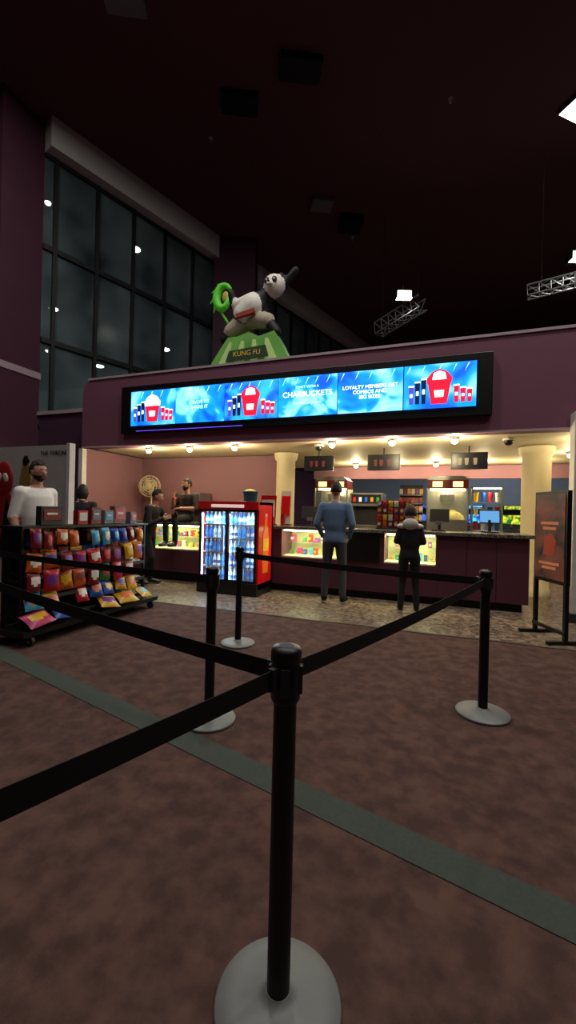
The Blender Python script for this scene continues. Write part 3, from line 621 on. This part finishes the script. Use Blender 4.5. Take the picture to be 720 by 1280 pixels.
def person(name,loc,rz,H,J={},shirt=None,pants=None,skin=SK,sleeve='long',hem=.88,head=(0,0),beard=False,hair='short',shoe=BLK,hood=None,wide=1,wristdir=None,gap=.1,hs=1,phone=None):
    root=empty(name,loc,rz,H/1.8)
    j=dict(pel=(0,0,.95),neck=(0,-.01,1.5),hd=(0,.02,1.675),
      hL=(-.09,0,.92),kL=(-gap,.02,.5),aL=(-gap-.02,-.02,.09),tL=(-gap-.04,.13,.035),hR=(.09,0,.92),kR=(gap,.02,.5),aR=(gap+.02,-.02,.09),tR=(gap+.04,.13,.035),
      sL=(-.185,-.01,1.43),eL=(-.25,-.04,1.16),wL=(-.24,.05,.93),sR=(.185,-.01,1.43),eR=(.25,-.04,1.16),wR=(.24,.05,.93)); j.update(J)
    g=lambda k:Vector(j[k])
    sg=[]
    for s in'LR':
        sg+=[(g('h'+s),.092*wide,g('k'+s),.066,'p'),(g('k'+s),.064,g('a'+s)+Vector((0,0,.02)),.052,'p'),(g('a'+s)+Vector((0,0,-.03)),.048,g('t'+s)+Vector((0,0,.01)),.036,'f'),
             (g('s'+s),.068*wide,g('e'+s),.052,'s'),(g('e'+s),.05,g('w'+s),.034,'s' if sleeve=='long' else 'k')]
    nk=g('neck');hd=g('hd');pel=g('pel')
    sg+=[(nk-Vector((0,0,.03)),.062,hd-Vector((0,0,.06)),.052,'n')]
    rings=[(-.13,.13,.09),(-.05,.172,.118),(.05,.168,.115),(.2,.152,.105),(.38,.172,.118),(.6,.18,.118),(.8,.188,.115),(.93,.165,.09),(1.0,.09,.065)]
    def torso(b,m):
        n=24;vs=[]
        ax=(g('sR')-g('sL'));ax.z=0;ax.normalize()
        for t,rx,ry in rings:
            c=pel+(nk-pel)*t
            up=(nk-pel).normalized(); fy=up.cross(ax).normalized()
            for i in range(n):
                a=2*math.pi*i/n; vs.append(c+ax*math.cos(a)*rx*wide+fy*math.sin(a)*ry*wide)
        K=len(rings); fs=[(k*n+i,k*n+(i+1)%n,(k+1)*n+(i+1)%n,(k+1)*n+i) for k in range(K-1) for i in range(n)]+[tuple(range(n))[::-1],tuple(range((K-1)*n,K*n))]
        b.add(vs,fs,m,True)
        for s in'LR': b.cyl(g('s'+s),nk+Vector((0,0,-.06)),.062*wide,.07,m,14); b.ell(g('s'+s),(.07*wide,)*3,m,14,10)
    mats=[shirt,pants,skin,shoe]
    up=(nk-pel).normalized(); hemz=hem
    def cl(p):
        best=9;k='t'
        for a,r0,c,r1,m in sg:
            d,t=segdist(p,a,c); d-=r0*(1-t)+r1*t
            if d<best: best=d;k=m
        d,t=segdist(p,pel,nk); d-=.15
        if d<best and k!='n': k='t'
        if k=='n': return 2 if (p-nk).dot(up)>-.015 else 0
        if k in'pt':
            return 0 if (p-pel).dot(up)>hemz-.95 else 1
        return {'s':0,'k':2,'f':3}[k]
    blob('body',[(a,r0,c,r1) for a,r0,c,r1,m in sg],[torso],.013,mats,cl,root,5)
    b=MB()
    for s in'LR':
        a=g('a'+s);t=g('t'+s); dr=(t-a);dr.z=0;dr.normalize(); c=(a+t)/2; 
        R=Matrix((dr.cross(Vector((0,0,1))),dr,Vector((0,0,1)))).transposed()
        b.ell((c.x,c.y,min(a.z-.075,t.z-.022)),(.046,.135,.014),SOLE,16,8,R=R); b.ell((c.x+dr.x*.02,c.y+dr.y*.02,min(a.z-.045,t.z)+.01),(.045,.125,.036),shoe,16,8,R=R)
    for s,sd in(('L',1),('R',-1)):
        w=g('w'+s);e=g('e'+s); d=(w-e).normalized()
        if wristdir and s in wristdir: d=Vector(wristdir[s]).normalized()
        n=Vector((-1,0,0)) if s=='R' else Vector((1,0,0))
        if abs(d.dot(n))>.8: n=Vector((0,0,-1))
        hand(b,w,d,n,skin,-sd,.35)
        b.cyl(w-(w-e).normalized()*.03,w+(w-e).normalized()*.01,.037,.036,shirt if sleeve=='long' else skin,14)
        if phone==s: b.box(w+d*.1+n*.025,(.012,.075,.15),BLK,rx=-.3)
    b.build('hands_and_shoes',parent=root)
    b=MB(); HR=Euler((head[1],0,head[0])).to_matrix(); b.M=Matrix.Translation(hd)@HR.to_4x4()@Matrix.Scale(hs,4)
    def hf(p):
        x,y,z=p; k=1-.28*max(0,-z)**1.6; yy=y*.096*(1-.12*max(0,-z)) + (.012*max(0,-z) if y>0 else .018*max(0,-z))
        return Vector((x*.078*k,yy,z*.118))
    b.ell((0,0,0),None,skin,28,20,fn=hf)
    b.cyl((0,.088,.012),(0,.112,-.022),.008,.015,skin,10); b.ell((0,.108,-.026),(.016,.014,.011),skin,10,8)
    for s in(-1,1):
        b.ell((s*.031,.085,.008),(.014,.008,.009),EYW,12,8); b.ell((s*.031,.0915,.008),(.006,.004,.006),EYD,8,6); b.box((s*.031,.09,.03),(.034,.01,.007),HAIR,ry=s*.1)
        b.ell((s*.079,-.002,-.004),(.010,.02,.031),skin,10,8)
    b.ell((0,.094,-.056),(.024,.008,.0075),LIP,12,6)
    def hair_f(p):
        x,y,z=p; on=(z>.38 and y>-.2) or (y<=-.05 and z>-.35) or (z>.05 and y<.25)
        if y>.25 and z<.55: on=False
        if hair=='long': on = on or (y<.1 and z>-1)
        f=1.12 if on else .86
        q=hf(p)*f
        if hair=='long' and on and z<0: q.z*=1.6; q.y=min(q.y,-.02)-.01; q.x*=1.25
        if on and z>.3: q.z+=.006*math.sin(x*17)+.005*math.cos(y*15)
        return q
    b.ell((0,-.004,.006),None,HAIR,32,24,fn=hair_f)
    if beard:
        def bf(p):
            x,y,z=p; on=(z<-.38 and y>-.1) and not(abs(x)<.25 and -.58<z<-.42)
            return hf(p)*(1.06 if on else .85)
        b.ell((0,0,0),None,HAIR,32,24,fn=bf)
    b.build('head',parent=root)
    b=MB(); 
    if hood:
        b.ell(nk+Vector((0,-.085,-.01)),(.13,.075,.1),hood,20,12); b.ell(nk+Vector((0,0,-.005)),(.105,.085,.045),hood,20,10)
        b.ell(nk+Vector((-.12,-.02,-.05)),(.1,.085,.05),hood); b.ell(nk+Vector((.12,-.02,-.05)),(.1,.085,.05),hood); b.build('hood',parent=root)
    else:
        b.lathe(nk+Vector((0,0,-.02)),[(.078,0),(.07,.03),(.062,.035),(.06,.0)],shirt,20); b.build('collar',parent=root)
    return root
BLUE=M('shirt_blue_grey','#566e8c',.8,scale=25,var=.15,bump=.1); JEAN=M('trousers_charcoal','#3a3a40',.8,scale=30); BLKC=M('black_cloth','#141316',.85,scale=20,var=.25); BRN=M('dark_brown_shirt','#2c2322',.85,scale=20); WT=M('white_tshirt','#dcd8d4',.8); HOOD=M('hood_pale','#b4b2ac',.8)
pocket=dict(eL=(-.27,-.06,1.17),wL=(-.2,.09,.98),eR=(.27,-.06,1.17),wR=(.2,.09,.98))
person('customer_man_standing',(-1.50,6.25,0),.05,1.85,J=pocket,shirt=BLUE,pants=JEAN,hem=.9,head=(.1,.0),gap=.12,wristdir=dict(L=(.3,.5,-.6),R=(-.3,.5,-.6)),wide=1.04)
person('young_customer_in_hooded_jacket',(-.385,6.13,0),.1,1.5,J=dict(hd=(0,.02,1.655),sL=(-.15,-.01,1.41),sR=(.15,-.01,1.41),eL=(-.22,-.02,1.19),wL=(-.1,.18,1.14),eR=(.22,-.02,1.19),wR=(.1,.18,1.14)),shirt=BLKC,pants=BLKC,hem=.82,hood=HOOD,head=(0,-.15),gap=.11,wide=1.0,hs=1.22)
person('customer_in_black_leaning',(-4.93,6.2,0),-1.45,1.76,J=dict(neck=(0,.1,1.47),hd=(0,.17,1.63),sL=(-.185,.1,1.4),sR=(.185,.1,1.4),eL=(-.3,.2,1.2),wL=(-.2,.4,1.28),eR=(.25,.15,1.12),wR=(.12,.36,1.22),kR=(.12,.14,.52),aR=(.12,-.1,.16),tR=(.12,.02,.04)),shirt=BLKC,pants=BLKC,hem=.84,head=(.2,-.3),phone='L')
person('bearded_man_sitting_on_counter',(-4.74,7.12,.2),math.pi-.15,1.78,J=dict(pel=(0,0,1.02),hL=(-.1,.03,1.02),hR=(.1,.03,1.02),kL=(-.13,.46,.99),kR=(.12,.46,1.0),aL=(-.14,.46,.56),tL=(-.15,.6,.5),aR=(.06,.5,.57),tR=(.05,.64,.5),eL=(-.27,.05,1.2),wL=(-.03,.22,1.2),eR=(.28,.1,1.22),wR=(.12,.26,1.42)),shirt=BRN,pants=BLKC,hem=.98,beard=True,sleeve='short',head=(-.3,0))
person('man_in_white_tshirt',(-4.66,3.75,0),-1.6,1.92,shirt=WT,pants=JEAN,hem=.85,beard=True,sleeve='short',head=(0,-.05),wide=1.1)
person('visitor_in_black',(-6.05,5.78,0),.6,1.77,shirt=BLKC,pants=BLKC,hem=.85,hair='long')

# ---------- world, camera
w=bpy.data.worlds.new('World'); S.world=w; w.use_nodes=True; w.node_tree.nodes['Background'].inputs[0].default_value=(.02,.025,.03,1); w.node_tree.nodes['Background'].inputs[1].default_value=.4
cd=bpy.data.cameras.new('camera'); cam=bpy.data.objects.new('camera',cd); S.collection.objects.link(cam); S.camera=cam
cd.sensor_fit='VERTICAL'; cd.sensor_height=36; cd.lens=520/1280*36; cd.clip_start=.05; cd.clip_end=200
Mx=Matrix.Rotation(YAW,4,'Z')@Matrix.Rotation(math.pi/2,4,'X')@Matrix.Rotation(math.radians(1.4),4,'Z')
cam.matrix_world=Matrix.Translation((0,0,1.37))@Mx
S.view_settings.view_transform='Standard'
